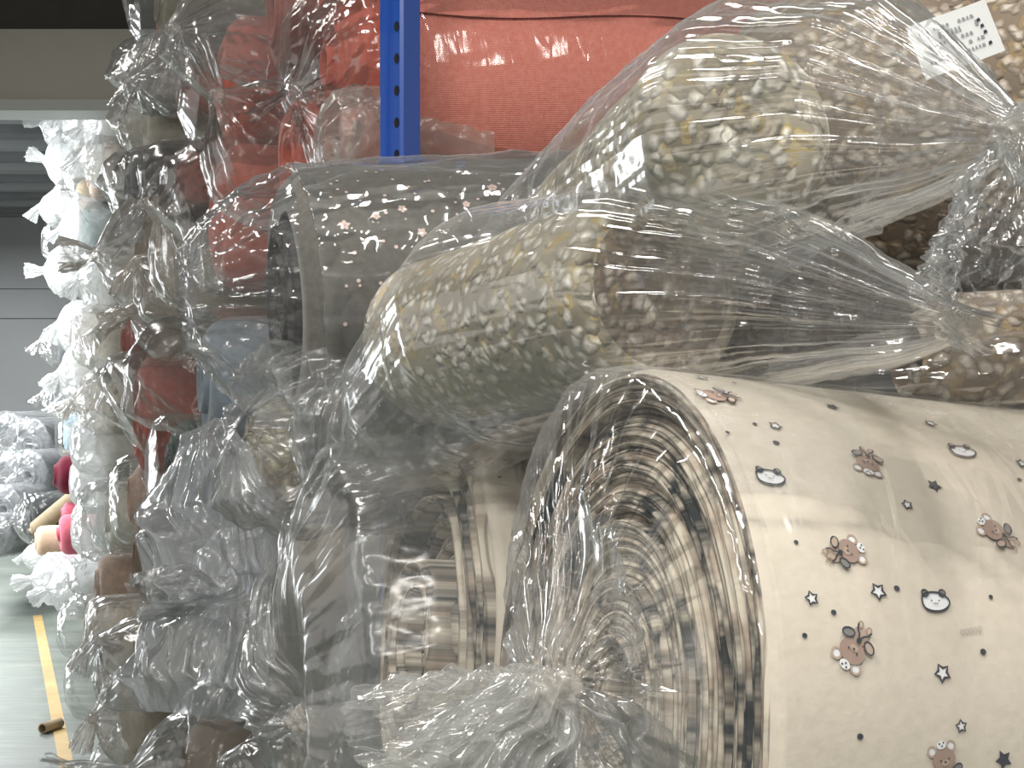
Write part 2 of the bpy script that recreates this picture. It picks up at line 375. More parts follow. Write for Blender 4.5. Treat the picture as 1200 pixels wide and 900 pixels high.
def struct(name, me): o = bpy.data.objects.new(name, me); C.objects.link(o); o['kind'] = 'structure'; return o
def slab(name, x0, x1, y0, y1, z0, z1, mat):
    return struct(name, box_mesh(name, [(((x0+x1)/2, (y0+y1)/2, (z0+z1)/2), (x1-x0, y1-y0, z1-z0))], [mat]))
slab('floor', -9, 6, -4, 18, -.1, 0, FLOOR)
WALL = plain('grey_wall_paint', (.19, .195, .195), .7, noise=.06, nscale=1.5)
wb = slab('wall_back', -9, 6, 16.6, 16.8, 0, 4.2, WALL)
for k, (z0, z1) in enumerate(((0, 1.0), (1.01, 2.30), (2.31, 2.62), (2.63, 3.4))):      # wall cladding panels
    p = box_mesh('panel', [((-1.5, 16.585, (z0+z1)/2), (15, .03, z1-z0))], [WALL]); child('panel', p, wb)
HEAD = plain('header_paint', (.52, .51, .45), .75, noise=.10, nscale=2.5)
DARKH = plain('dark_soffit', (.075, .07, .06), .8, noise=.1)
PALE = plain('pale_edge_trim', (.55, .57, .55), .5)
slab('wall_header', -9, 4, 6.62, 6.80, 2.82, 3.13, HEAD)
slab('trim_1', -9, 4, 6.58, 6.82, 2.772, 2.82, PALE)
slab('wall_above_header', -9, 4, 6.72, 6.86, 3.13, 4.4, DARKH)
slab('ceiling', -9, 6, -4, 6.72, 4.2, 4.4, DARKH)
CE = plain('far_ceiling_steel', (.085, .09, .092), .5, noise=.15, nscale=3)
fc = slab('ceiling_far', -9, 6, 6.86, 16.6, 3.46, 3.6, CE)
RIB = plain('steel_rib', (.16, .168, .17), .45)
for k in range(15):
    child('rib', box_mesh('rib', [((-1.5, 7.4+k*.62, 3.425), (15, .16+.1*(k % 3 == 0), .07))], [RIB if k % 2 else CE]), fc)
# yellow line painted on the floor
YEL = plain('yellow_floor_paint', (.50, .34, .13), .6, noise=.12, nscale=9)
def line_pts():
    V = []; n = 40
    for i in range(n+1):
        t = i/n; py = 905+(722-905)*t; d = H*F/(py-450)
        cx = 43+(78-43)*(py-722)/(905-722); hw = .027
        x = (cx-600)/F*d
        V += [(x-hw*.97, d-.0, .003), (x+hw*.97, d+.03, .003)]
    Fa = [[2*i, 2*i+1, 2*i+3, 2*i+2] for i in range(n)]
    return mesh_from('floor_line', V, Fa, [YEL])
o = struct('floor_line', line_pts())

# ---------------------------------------------------------------- rack: uprights and beams
BLUE = plain('blue_enamel', (.018, .085, .42), .28, coat=.5)
BLACK = plain('black_hole', (.008, .008, .01), .6)
ORANGE = plain('orange_clip_enamel', (.65, .14, .05), .4)
STEEL = plain('galvanised_bolt', (.6, .6, .6), .3, metal=1)
def upright(px, d, label, z0=0., z1=3.0, scale=1.):
    base = W(px, 450, d); base[2] = z0
    root, R, og = thing('rack_upright', label, 'upright', base, axis=AX)
    # profile in (a: along aisle = local x, b: into the rack = local -y): stepped channel
    wv, dp = .072*scale, .07*scale
    prof = [(-wv/2, -dp), (-wv/2, -.004), (-wv/2+.004, 0), (-wv*.18, 0), (-wv*.14, .007), (wv*.14, .007), (wv*.18, 0), (wv/2-.004, 0), (wv/2, -.004), (wv/2, -dp), (wv/2-.006, -dp), (wv/2-.006, -.008), (-wv/2+.006, -.008), (-wv/2+.006, -dp)]
    prof = [(a, b) for a, b in prof]
    n = len(prof); V = [(a, b, 0) for a, b in prof]+[(a, b, z1-z0) for a, b in prof]
    V = [(a, b, z) for a, b, z in V]
    Fa = [[i, (i+1) % n, n+(i+1) % n, n+i] for i in range(n)]
    return root, V, Fa
def make_upright(px, d, label, z1=3.2, w=.1, dp=.06):
    # faces the aisle obliquely; local x = into the rack, local y = along the aisle
    base = W(px, 450, d); base[2] = 0
    root, R, og = thing('rack_upright', label, 'upright', base, axis=(.80, -.60, 0))
    def prism(prof, nm, mat):
        n = len(prof); V = [(a, b, 0) for a, b in prof]+[(a, b, z1) for a, b in prof]
        Fa = [[i, (i+1) % n, n+(i+1) % n, n+i] for i in range(n)]
        return child(nm, mesh_from(nm, V, Fa, [mat], smooth=False), root)
    h = w/2; t = .004     # front face towards -y in local
    prism([(-h, dp), (-h, .004), (-h+.005, 0), (-.012, 0), (-.008, .007), (.004, .007), (.008, 0), (h-.005, 0), (h, .004), (h, dp), (h-t, dp), (h-t, .012), (-h+t, .012), (-h+t, dp)], 'post', BLUE)
    V = []; 
    z = 1.4
    while z < z1-.05:
        th = np.linspace(0, 2*PI, 14, endpoint=False)
        ring = [(h*.58+.0052*math.cos(a), -.0012, z+.0085*math.sin(a)) for a in th]; ring2 = [(x, .009, zz) for x, _, zz in ring]
        Vh = ring+ring2+[(h*.58, -.0005, z)]
        Fh = [[i, (i+1) % 14, 14+(i+1) % 14, 14+i] for i in range(14)]+[[i, (i+1) % 14, 28, 28] for i in range(14)]
        me = mesh_from('slot_hole', Vh, [f if f[2] != f[3] else [f[0], f[1], f[2], f[2]] for f in Fh[:14]], [BLACK])
        me2 = mesh_from('slot_hole', Vh, [[i, (i+1) % 14, 28] for i in range(14)], [BLACK]); child('slot_hole', me2, root)
        z += .052
    th = np.linspace(0, 2*PI, 10, endpoint=False)
    for k in range(6):
        z = 1.73+k*.05
        V = [(-h*1.08+.004*math.cos(a), .02+.006*math.sin(a), z+.012) for a in th]+[(-h*1.08+.004*math.cos(a), .02+.006*math.sin(a), z-.016) for a in th]
        child('bolt', mesh_from('bolt', V, grid_faces(2, 10), [STEEL]), root)
    return root
make_upright(457, 2.5, 'glossy blue steel rack upright with slots, beside the coral rolls', w=.052, dp=.045)

# far rack corner seen behind the left bags
b0 = W(211, 40, 5.1)
root, R, og = thing('rack_beam', 'dark blue rack beam end with orange clip between the upper left bags', 'beam', b0, axis=PX)
child('beam', box_mesh('beam', [((.02, 0, -.03), (.18, .05, .10))], [BLUE]), root)
child('clip', box_mesh('clip', [((-.055, -.03, -.005), (.05, .012, .06)), ((-.045, -.025, .03), (.02, .01, .03))], [ORANGE]), root)

# ---------------------------------------------------------------- shelf under the nearest rolls
root, R, og = thing('rack_shelf', 'steel shelf deck carrying the cream printed rolls', 'shelf', np.array([0.13, 1.3, 1.015]), axis=PX)
child('deck', box_mesh('deck', [((.40, 0, 0), (.8, 1.5, .03))], [STEEL]), root)
for s in (-.72,): child('edge_beam', box_mesh('edge_beam', [((.40, s, -.05), (.8, .05, .1))], [BLUE]), root)

# ---------------------------------------------------------------- prints on the cream cloth
BROWNP = plain('brown_print_ink', (.36, .26, .215), .9); TANP = plain('tan_print_ink', (.47, .36, .29), .9)
INK = plain('dark_print_ink', (.035, .042, .06), .9); WHITEP = plain('white_print_ink', (.80, .82, .84), .9)
GREYP = plain('grey_print_ink', (.22, .215, .21), .9); FAINT = plain('faint_print_ink', (.50, .45, .40), .9)
def ell(cx, cy, a, b, n=20, rot=0):
    t = np.linspace(0, 2*PI, n, endpoint=False); x = a*np.cos(t); y = b*np.sin(t); c, s = math.cos(rot), math.sin(rot)
    return np.stack([cx+x*c-y*s, cy+x*s+y*c], 1)
def star(cx, cy, r, q=.5, rot=0):
    t = PI/2+rot+np.arange(10)*PI/5; rr = np.where(np.arange(10) % 2 == 0, r, r*q); return np.stack([cx+rr*np.cos(t), cy+rr*np.sin(t)], 1)
class Motif:
    def __init__(s): s.V = []; s.F = []; s.mi = []; s.mats = []; s.layer = []
    def mat(s, m):
        if m not in s.mats: s.mats.append(m)
        return s.mats.index(m)
    def fill(s, P, m, lay):
        b = len(s.V); c = P.mean(0); s.V += [tuple(p) for p in P]+[tuple(c)]; s.layer += [lay]*(len(P)+1); n = len(P)
        for i in range(n): s.F.append((b+i, b+(i+1) % n, b+n)); s.mi.append(s.mat(m))
    def ring(s, P, th, m, lay, closed=True):
        P = np.asarray(P, float); c = P.mean(0); n = len(P); b = len(s.V)
        T = np.roll(P, -1, 0)-np.roll(P, 1, 0) if closed else np.gradient(P, axis=0)
        N = np.stack([-T[:, 1], T[:, 0]], 1); N /= np.linalg.norm(N, axis=1)[:, None]+1e-9
        s.V += [tuple(p) for p in P+N*th/2]+[tuple(p) for p in P-N*th/2]; s.layer += [lay]*(2*n)
        for i in range(n if closed else n-1):
            j = (i+1) % n
            for f in ((b+i, b+j, b+n+j), (b+i, b+n+j, b+n+i)): s.F.append(f); s.mi.append(s.mat(m))
def bear_motif():
    M = Motif()
    M.fill(ell(0, -.42, .30, .34), TANP, 1)
    for sx in (-1, 1):
        M.ring(ell(.17*sx, -.75, .09, .12, 12), .05, BROWNP, 2)
        M.fill(ell(.40*sx, .58, .19, .19, 16), WHITEP, 1); M.ring(ell(.40*sx, .58, .17, .17, 18), .08, TANP, 2)
    M.fill(ell(0, .20, .47, .40), BROWNP, 3)
    M.fill(ell(0, .08, .16, .11, 14), TANP, 4)
    for sx in (-1, 1): M.fill(ell(.17*sx, .20, .035, .035, 8), INK, 5)
    M.fill(ell(0, .12, .05, .035, 8), INK, 5)
    for sx in (-1, 1):
        M.fill(ell(.42*sx, -.24, .20, .14, 16, .5*sx), GREYP if sx > 0 else TANP, 4)
        M.ring(ell(.42*sx, -.24, .22, .15, 18, .5*sx), .05, INK, 5)
        M.ring(np.array([(0, -.24), (.1*sx, -.45), (.22*sx, -.55), (.26*sx, -.72)]), .06, INK, 5, False)
    M.fill(ell(0, -.22, .09, .10, 12), INK, 6)
    M.fill(ell(0, .72, .20, .15, 16), WHITEP, 4)
    for p in ((-.08, .78), (.09, .78), (0, .68)): M.fill(ell(*p, .035, .035, 8), INK, 5)
    return M
def cat_motif():
    M = Motif(); t = np.linspace(0, 2*PI, 28, endpoint=False)
    P = np.stack([.92*np.cos(t)*(1+.06*np.cos(3*t)), .60*np.sin(t)*(1+.05*np.cos(2*t))], 1)
    M.fill(P, WHITEP, 1); M.ring(P, .11, INK, 3)
    for sx in (-1, 1):
        M.fill(ell(.58*sx, .50, .22, .20, 14, .4*sx), GREYP, 2); M.ring(ell(.58*sx, .50, .22, .20, 14, .4*sx), .09, INK, 4)
        M.fill(ell(.25*sx, .05, .05, .05, 8), INK, 4)
    M.ring(np.array([(-.16, -.10), (-.08, -.16), (0, -.10), (.08, -.16), (.16, -.10)]), .045, INK, 4, False)
    return M
def star_motif(fillit):
    M = Motif(); S = star(0, 0, .95, .52)
    if fillit: M.fill(S, INK, 1)
    else: M.fill(star(0, 0, .6, .55), WHITEP, 1); M.ring(star(0, 0, .82, .55), .24, INK, 2)
    return M
def dot_motif():
    M = Motif(); M.fill(ell(0, 0, 1, .85, 12), INK, 1); return M
def flower_motif():
    M = Motif()
    pk = PINKP
    for k in range(5):
        a = k*2*PI/5; M.fill(ell(.6*math.cos(a), .6*math.sin(a), .42, .36, 10, a), pk, 1)
    M.fill(ell(0, 0, .25, .25, 8), CORE_P, 2); return M
PINKP = plain('pale_pink_print_ink', (.74, .58, .54), .9); CORE_P = plain('flower_centre_ink', (.62, .42, .36), .9)
def place_print(name, M, root_fab, R, og, radius, px, py, size, rot, eps=.0007, sq=1., xmin=0.):
    """wraps a flat motif onto the roll where it lies"""
    o_ = (np.array([0, 0, H])-og)@R; d_ = (W(px, py, 1.)-np.array([0, 0, H]))@R
    rad = radius
    a = d_[1]**2+(d_[2]/sq)**2; b = 2*(o_[1]*d_[1]+o_[2]*d_[2]/sq**2); c = o_[1]**2+(o_[2]/sq)**2-rad**2
    disc = b*b-4*a*c
    if disc <= 0: return None
    t = (-b-math.sqrt(disc))/(2*a); p = o_+t*d_; x0 = p[0]
    if x0 < xmin: return None
    th0 = math.atan2(p[2]/sq, p[1])
    V = np.array(M.V)*size; cr, sr = math.cos(rot), math.sin(rot)
    u = V[:, 0]*cr-V[:, 1]*sr; v = (V[:, 0]*sr+V[:, 1]*cr)
    lay = np.array(M.layer); rr = rad+eps+.0004*lay; th = th0+v/rad*(1 if p[1] > 0 else 1)
    # orientation: local y+ is away from the viewer, so angle grows downwards on the near side
    P = np.stack([x0+u, rr*np.cos(th0-v/rad), rr*np.sin(th0-v/rad)*sq], 1)
    me = mesh_from(name, P, M.F, M.mats, M.mi, smooth=False)
    ob = child(name, me, root_fab); return ob

# ---------------------------------------------------------------- the big cream roll in front
def Wk(s, px, py, d, rs, ru, pl, ca): p = W(px, py, d); return (s, p[0], p[1], p[2], rs, ru, pl, ca)
def Lk(s, og, ax, t, rs, ru, pl, ca, dz=0): p = og+ax*t; return (s, p[0], p[1], p[2]+dz, rs, ru, pl, ca)
C1 = np.array([.075, 1.125, 1.3625]); A1 = np.array([.945, .315, -.100]); A1 /= np.linalg.norm(A1); R1 = .25
root, R, og = thing('fabric_roll', 'large cream fabric roll printed with bears and stars, nearest at lower right', 'fabric roll', C1, axis=A1)
fab1 = child('fabric', roll_mesh('fabric', R1, .78, [FAB['cream'], END_CREAM], seed=3, m=200, core=.03, soft=.004, pitch=.006, prot=.003, nb=40), root)
for (px, py, s, r) in ((842, 466, .0195, 1.75), (1015, 542, .0175, 2.8), (988, 648, .0175, -1.3), (1000, 758, .019, 2.5), (1168, 626, .0180, .9), (1106, 896, .017, .3)):
    place_print('bear_print', bear_motif(), fab1, R, og, R1, px, py, s, r if r < 2 else r)
for (px, py, r) in ((901, 561, 3.2), (1127, 531, 3.1), (1094, 706, .05)): place_print('cat_print', cat_motif(), fab1, R, og, R1, px, py, .0108, PI-r if r > 1 else r)
for (px, py, s, f) in ((908, 501, .0058, 0), (1090, 498, .0058, 0), (950, 702, .0055, 0), (1028, 694, .0066, 0), (1103, 789, .0068, 0), (1125, 851, .0048, 0), (1062, 593, .0048, 0), (1197, 545, .0058, 0),
                       (1094, 570, .0062, 1), (1175, 890, .0066, 1), (975, 478, .0060, 1), (822, 444, .006, 0)):
    place_print('star_print', star_motif(f), fab1, R, og, R1, px, py, s, random.Random(px).random()*1.2)
for (px, py, s) in ((884, 498, .0017), (909, 520, .0024), (852, 508, .0016), (932, 636, .0016), (976, 718, .0019), (1050, 690, .0021), (1151, 764, .0022), (1007, 863, .0022), (942, 745, .0018), (1194, 563, .0018), (860, 450, .0018), (1160, 700, .0016)):
    place_print('dot_print', dot_motif(), fab1, R, og, R1, px, py, s, 0)
# faint mirrored stamp on the cloth, only a worn row of strokes is left
M = Motif()
for k in range(5): M.ring(ell(-.8+.4*k, .05*k, .14, .22, 10), .07, FAINT, 1)
place_print('faded_stamp', M, fab1, R, og, R1, 1137, 741, .0082, .05)
K1 = (655, 812, 1.0)
nn = [(0, *(C1+A1*.78), R1+.004, R1+.004, 0, .0008), (.30, *(C1+A1*.35), R1+.004, R1+.004, .002, .0012), (.44, *(C1+A1*.05), R1+.004, R1+.004, .004, .0015), (.50, *(C1-A1*.004), R1+.001, R1+.001, .012, .002),
      (.56, *(C1*.85+W(*K1)*.15-A1*.012), .205, .215, .06, .005), (.66, *(C1*.5+W(*K1)*.5-A1*.01), .115, .135, .22, .007), (.74, *W(655, 805, 1.01), .03, .036, .42, .004), (.775, *W(*K1), .013, .013, .4, .002),
      (.81, *W(628, 818, .985), .026, .022, .5, .005), (.90, *W(600, 870, .965), .04, .036, .5, .006), (1., *W(560, 930, .95), .05, .045, .45, .006)]
b1 = bag_obj(nn, 21, FILM['clear'], root, R, og, n=260, m=320, nf=(7, 13, 22, 36, 57), smooth=4, cf=16, drift=.6, hold=(AX, .66, .80))
knot_obj(W(650, 812, .968), .018, 4, FILM['milky'], b1, R, og)
# the part that clings to the body is clearer than the gathered part
me = b1.data; me.materials.append(FILM['hug'])
cx = np.zeros(len(me.polygons)*3); me.polygons.foreach_get('center', cx); cx = cx.reshape(-1, 3)
me.materials.append(FILM['tuft']); kl = to_local(W(*K1), R, og); mi = np.where(cx[:, 0] > .002, 1, np.where(np.linalg.norm(cx-kl, axis=1) < .12, 2, 0)).astype(np.int32); me.polygons.foreach_set('material_index', mi)
# second loose gathering below the knot
tl = bag_obj([(0, *W(650, 812, .99), .014, .014, .3, .002), (.3, *W(588, 828, .965), .026, .022, .42, .003), (.75, *W(485, 848, .94), .040, .027, .34, .004), (1, *W(425, 858, .925), .034, .022, .3, .005)], 33, FILM['tuft'], b1, R, og, name='bag_tail', n=120, m=220, cf=12, nf=(4, 7, 12, 20))
tl = bag_obj([(0, *W(655, 815, 1.0), .012, .012, .3, .002), (.4, *W(665, 860, .985), .05, .04, .5, .008), (1, *W(690, 960, .97), .085, .05, .4, .012)], 31, FILM['pleat'], b1, R, og, name='bag_tail', n=110, m=200, cf=16)

# ---------------------------------------------------------------- the smaller cream roll behind it
C2 = np.array([-.083, 1.6, 1.325]); A2 = PX+np.array([0, 0, -.10]); A2 /= np.linalg.norm(A2); R2 = .215
root, R, og = thing('fabric_roll', 'smaller cream and charcoal fabric roll in a ballooning bag, left of the big cream one', 'fabric roll', C2, axis=A2)
fab2 = child('fabric', roll_mesh('fabric', R2, 1.0, [FAB['cream'], END_CREAM], seed=8, m=150, core=.035, soft=.01, pitch=.011, prot=.011, lump=.012), root)
for (px, py, s) in ((592, 540, .003), (585, 560, .002)): place_print('dot_print', dot_motif(), fab2, R, og, R2, px, py, s, 0)
kk = [(0, *(C2+A2*.7), R2+.01, R2+.01, 0, .003), (.32, *(C2+A2*.04), R2+.01, R2+.012, .01, .004), (.46, *(C2-A2*.05+[0, 0, -.01]), .215, .222, .03, .009), (.62, *(C2-A2*.115+[0, 0, -.03]), .20, .225, .05, .015),
      (.78, *(C2-A2*.155+[0, 0, -.05]), .12, .15, .16, .018), (.90, *(C2-A2*.16+[.01, -.02, -.06]), .04, .05, .35, .010), (1, *(C2-A2*.15+[.02, -.04, -.07]), .012, .012, .35, .003)]
b2 = bag_obj(kk, 43, FILM['grey'], root, R, og, n=200, m=240, nf=(4, 7, 12, 19, 31), smooth=5, cf=9, hold=(AX, .8, .95))
knot_obj(C2-A2*.15+np.array([.02, -.045, -.07]), .018, 9, FILM['milky'], b2, R, og)

# ---------------------------------------------------------------- grey floral roll and the dark one under it
C3 = W(325, 352, 1.75); A3 = np.array([.949, .30, .085]); A3 /= np.linalg.norm(A3); R3 = .148
root, R, og = thing('fabric_roll', 'grey fabric roll with small pink flowers in crinkled film, below the blue upright', 'fabric roll', C3, axis=A3)
fab3 = child('fabric', roll_mesh('fabric', R3, 1.0, [FAB['greyfloral'], END_GREY], seed=5, m=140, core=.03, soft=.045, pitch=.012, prot=.008), root)
fr = random.Random(5); n_f = 0
for i in range(200):
    px = fr.uniform(330, 680); py = fr.uniform(205, 480)
    if n_f < 34: place_print('flower_print', flower_motif(), fab3, R, og, R3, px, py, fr.uniform(.0046, .0062), fr.random()*6, xmin=.05); n_f += 1
Md = Motif(); dots = []
for i in range(150):
    px = fr.uniform(300, 690); py = fr.uniform(198, 490)
    ob = place_print('dot_print_tmp', (lambda m: (m.fill(ell(0, 0, 1, 1, 8), PINKP, 1), m)[1])(Motif()), fab3, R, og, R3, px, py, fr.uniform(.0015, .0025), 0, xmin=.045)
    if ob: dots.append(ob)
Vd = []; Fd = []
for ob in dots:
    b = len(Vd); Vd += [tuple(v.co) for v in ob.data.vertices]; Fd += [[b+i for i in p.vertices] for p in ob.data.polygons]; m_ = ob.data; bpy.data.objects.remove(ob); bpy.data.meshes.remove(m_)
ob = child('dot_print', mesh_from('dot_print', Vd, Fd, [PINKP], smooth=False), fab3); ob['kind'] = 'stuff'
kk = [(0, *(C3+A3*.8), R3+.008, R3+.008, 0, .006), (.55, *(C3+A3*.1), R3+.01, R3+.008, .01, .008), (.70, *(C3+A3*.01), R3+.004, R3+.002, .03, .010), (.82, *W(275, 350, 1.69), .085, .110, .10, .014),
      (.93, *W(238, 352, 1.66), .04, .07, .22, .012), (1, *W(212, 356, 1.64), .006, .045, .3, .006)]
b3 = bag_obj(kk, 57, FILM['streak'], root, R, og, n=200, m=260, nf=(4, 9, 15, 26), smooth=4, cf=13)
C3b = W(372, 505, 1.72); R3b = .085
root, R, og = thing('fabric_roll', 'slim charcoal fabric roll in badly crumpled film, under the pink flowered grey one', 'fabric roll', C3b, axis=A3)
child('fabric', roll_mesh('fabric', R3b, .6, [FAB['greyfloral'], END_GREY], seed=6, core=.02, soft=.03, pitch=.012, prot=.01, lump=.02), root)
kk = [(0, *(C3b+A3*.45), .10, .10, 0, .01), (.4, *(C3b+A3*.06), .105, .105, .05, .016), (.62, *W(335, 515, 1.66), .08, .10, .14, .022), (.85, *W(300, 520, 1.62), .045, .085, .22, .02), (1, *W(284, 505, 1.6), .012, .03, .4, .008)]
bag_obj(kk, 61, FILM['grey'], root, R, og, n=150, m=200, cf=15)

# ---------------------------------------------------------------- speckled fleece rolls heaped on top
def roll_at(label, c, tgt, Rr, L, mats, seed, name='fabric_roll', lump=.03, soft=.03, pitch=.014, prot=.008, m=120, core=.025, cat='fabric roll', group=None, nb=26, taper=0.):
    a = np.array(tgt)-np.array(c); a /= np.linalg.norm(a)
    root, R, og = thing(name, label, cat, c, axis=a, group=group)
    f_ = child('fabric', roll_mesh('fabric', Rr, L, mats, seed=seed, m=m, core=core, soft=soft, pitch=pitch, prot=prot, lump=lump, nb=nb, taper=taper), root)
    return root, R, og, a, f_
cU = W(880, 138, 1.18)
rU = roll_at('light speckled fleece roll bagged in clear film tied at the right, top of the heap', cU, W(655, 320, 1.65), .080, .34, [SH_L, SH_L], 13, lump=.08, pitch=.1, prot=.001, core=.003, soft=.045)
kU = [Wk(0, 560, 300, 1.60, .02, .02, .1, .004), Wk(.14, 640, 300, 1.55, .075, .075, .02, .005), Wk(.36, 790, 232, 1.36, .115, .115, .01, .005), Wk(.56, 900, 146, 1.17, .102, .102, .02, .004),
      Wk(.72, 1020, 130, 1.06, .075, .078, .12, .005), Wk(.86, 1120, 148, .99, .036, .04, .32, .004), Wk(.93, 1188, 156, .95, .011, .012, .4, .002), Wk(1., 1225, 165, .93, .03, .03, .5, .006)]
bU = bag_obj(kU, 71, FILM['pleat'], rU[0], rU[1], rU[2], n=240, m=300, nf=(6, 11, 19, 31, 47), smooth=4, cf=11, drift=.5)
knot_obj(W(1190, 157, .95), .016, 12, FILM['milky'], bU, rU[1], rU[2])
bag_obj([Wk(0, 1190, 160, .95, .01, .01, .3, .002), Wk(.35, 1180, 230, .94, .028, .022, .45, .007), Wk(.75, 1165, 310, .935, .04, .028, .45, .009), Wk(1, 1160, 345, .93, .03, .02, .4, .008)], 73, FILM['pleat'], bU, rU[1], rU[2], name='bag_tail', n=90, m=160, cf=22)
cL = W(778, 335, 1.26)
rL = roll_at('light speckled fleece roll lying lower in the heap, on the big cream roll', cL, W(505, 405, 1.62), .088, .40, [SH_L, SH_D], 17, lump=.06, pitch=.1, prot=.001, core=.003, soft=.018)  # end face uses the brown fleece colour to stand for its shadow
kL = [Wk(0, 440, 545, 1.62, .04, .04, .1, .004), Wk(.12, 490, 480, 1.58, .085, .095, .02, .006), Wk(.34, 600, 385, 1.45, .125, .118, .01, .005), Wk(.56, 780, 345, 1.26, .105, .100, .02, .005),
      Wk(.72, 930, 350, 1.13, .062, .062, .16, .006), Wk(.86, 1050, 372, 1.04, .028, .03, .34, .005), Wk(.93, 1118, 378, .99, .010, .011, .4, .002), Wk(1., 1150, 392, .97, .02, .012, .4, .004)]
bL = bag_obj(kL, 77, FILM['pleat'], rL[0], rL[1], rL[2], n=240, m=300, nf=(5, 9, 17, 29, 43), smooth=4, cf=11, drift=.5)
knot_obj(W(1122, 382, .985), .015, 14, FILM['milky'], bL, rL[1], rL[2])
rM = roll_at('brown speckled fleece roll wedged between the two light speckled rolls', W(700, 345, 1.75), W(1050, 320, 1.62), .10, .9, [SH_D, SH_D], 19, lump=.04)
rN = roll_at('thick brown speckled fleece roll behind the paper tag at upper right', W(905, 190, 1.58), W(1250, 130, 1.42), .155, .8, [SH_D, SH_D], 23, lump=.05)
rP = roll_at('thin brown speckled fleece roll at the right edge, touching the cream roll', W(1090, 415, 1.22), W(1280, 405, 1.25), .048, .5, [SH_D, SH_D], 29, lump=.05, soft=.015)
bag_obj([Wk(0, 1300, 440, 1.3, .07, .06, .02, .004), Wk(.5, 1150, 440, 1.24, .075, .055, .04, .006), Wk(.85, 1010, 450, 1.22, .05, .035, .1, .007), Wk(1, 900, 440, 1.24, .01, .01, .2, .004)], 83, FILM['pleat'], rP[0], rP[1], rP[2], n=140, m=180, cf=14)
rS = roll_at('olive grey speckled fleece roll with a drooping end, left end of the heap', W(470, 500, 1.80), W(700, 430, 1.95), .105, .5, [SH_L, SH_L], 37, lump=.05)
bag_obj([Wk(0, 640, 470, 1.9, .12, .12, .02, .006), Wk(.5, 480, 495, 1.74, .12, .12, .05, .010), Wk(.8, 415, 540, 1.66, .07, .09, .14, .014), Wk(1, 385, 600, 1.62, .02, .03, .3, .008)], 87, FILM['grey'], rS[0], rS[1], rS[2], n=130, m=180, cf=12)

# paper tag under the film
PAPER = plain('tag_paper', (.78, .80, .80), .7)
c = W(1120, 46, 1.02); root, R, og = thing('paper_tag', 'white printed paper tag caught under the film at upper right', 'tag', c)
def rot2(u, v, a): return u*math.cos(a)-v*math.sin(a), u*math.sin(a)+v*math.cos(a)
def tagpts(u, v, off=0): x, z = rot2(u, v, .38); return (x, -off+.006*math.sin(u*60), z)
nu = 10; V = []
for i in range(nu+1):
    for j in (-1, 1): V.append(tagpts(-.030+.060*i/nu, j*.0185))
V += [(x, y+.0004, z) for x, y, z in V]; m0 = 2*(nu+1)
Fa = [[2*i, 2*i+2, 2*i+3, 2*i+1] for i in range(nu)]+[[m0+2*i, m0+2*i+1, m0+2*i+3, m0+2*i+2] for i in range(nu)]
child('paper', mesh_from('paper', V, Fa, [PAPER]), root)
V = []; Fa = []; tr_ = random.Random(3)
for row in range(5):
    u = -.024
    while u < .018:
        wd = tr_.uniform(.0012, .003); hh = .0011 if row != 1 else .0019; v = .011-row*.0052
        if tr_.random() < .62:
            b = len(V); V += [tagpts(u, v-hh, .0006), tagpts(u+wd, v-hh, .0006), tagpts(u+wd*.8, v+hh, .0006), tagpts(u+.0003, v+hh, .0006)]; Fa.append([b, b+1, b+2, b+3])
        u += wd+.0009
o_ = child('blurred_print', mesh_from('blurred_print', V, Fa, [plain('faded_tag_ink', (.30, .32, .33), .8)], smooth=False), root)
V = []; Fa = []
for k, (u, v) in enumerate(((.0205, .007), (.0215, .0025), (.022, -.002), (.0225, -.010))):
    b = len(V); V += [tagpts(u-.0014, v-.0013, .0007), tagpts(u+.0014, v-.0009, .0007), tagpts(u+.0011, v+.0013, .0007), tagpts(u-.001, v+.0009, .0007)]; Fa.append([b, b+1, b+2, b+3])
child('dark_stamp', mesh_from('dark_stamp', V, Fa, [INK], smooth=False), root)

# ---------------------------------------------------------------- coral rolls in the next bay
for (lab, px, py, d, Rr, L, sd) in (('coral fabric roll lying beside the blue upright, its long side in view', 452, 118, 2.86, .235, 1.3, 41),):
    c = W(px, py, d); root, R, og = thing('fabric_roll', lab, 'fabric roll', c, axis=(.975, .22, .02 if sd == 41 else .0))
    child('fabric', roll_mesh('fabric', Rr, L, [FAB['coral'], FAB['coral']], seed=sd, m=120, core=.03, soft=.03, pitch=.014, lump=.008, prot=.006), root)
    V = []
    for i in range(41):                       # loose last turn of cloth, its edge runs along the roll
        for j in range(14):
            t_ = math.radians(151+2*math.sin(i*.35)-j*5.5); rr = Rr+.007-.004*(j/13); V.append((.02+1.25*i/40, rr*math.cos(t_), rr*math.sin(t_)))
    child('cloth_flap', mesh_from('cloth_flap', V, grid_faces(41, 14, False), [FAB['coral']]), root)
    ax = R[:, 0]
    kk = [(0, *(c+ax*1.2), Rr+.012, Rr+.012, 0, .006), (.45, *(c+ax*.05), Rr+.012, Rr+.012, .01, .008), (.62, *(c-ax*.06), Rr*.92, Rr*.95, .05, .016), (.8, *(c-ax*.14), Rr*.5, Rr*.6, .2, .02), (.9, *(c-ax*.17), .02, .02, .4, .004), (1, *(c-ax*.2+[0, -.03, -.06]), .06, .05, .5, .012)]
    bag_obj(kk, sd, FILM['hug' if sd else 'clear'], root, R, og, n=130, m=180, cf=9)

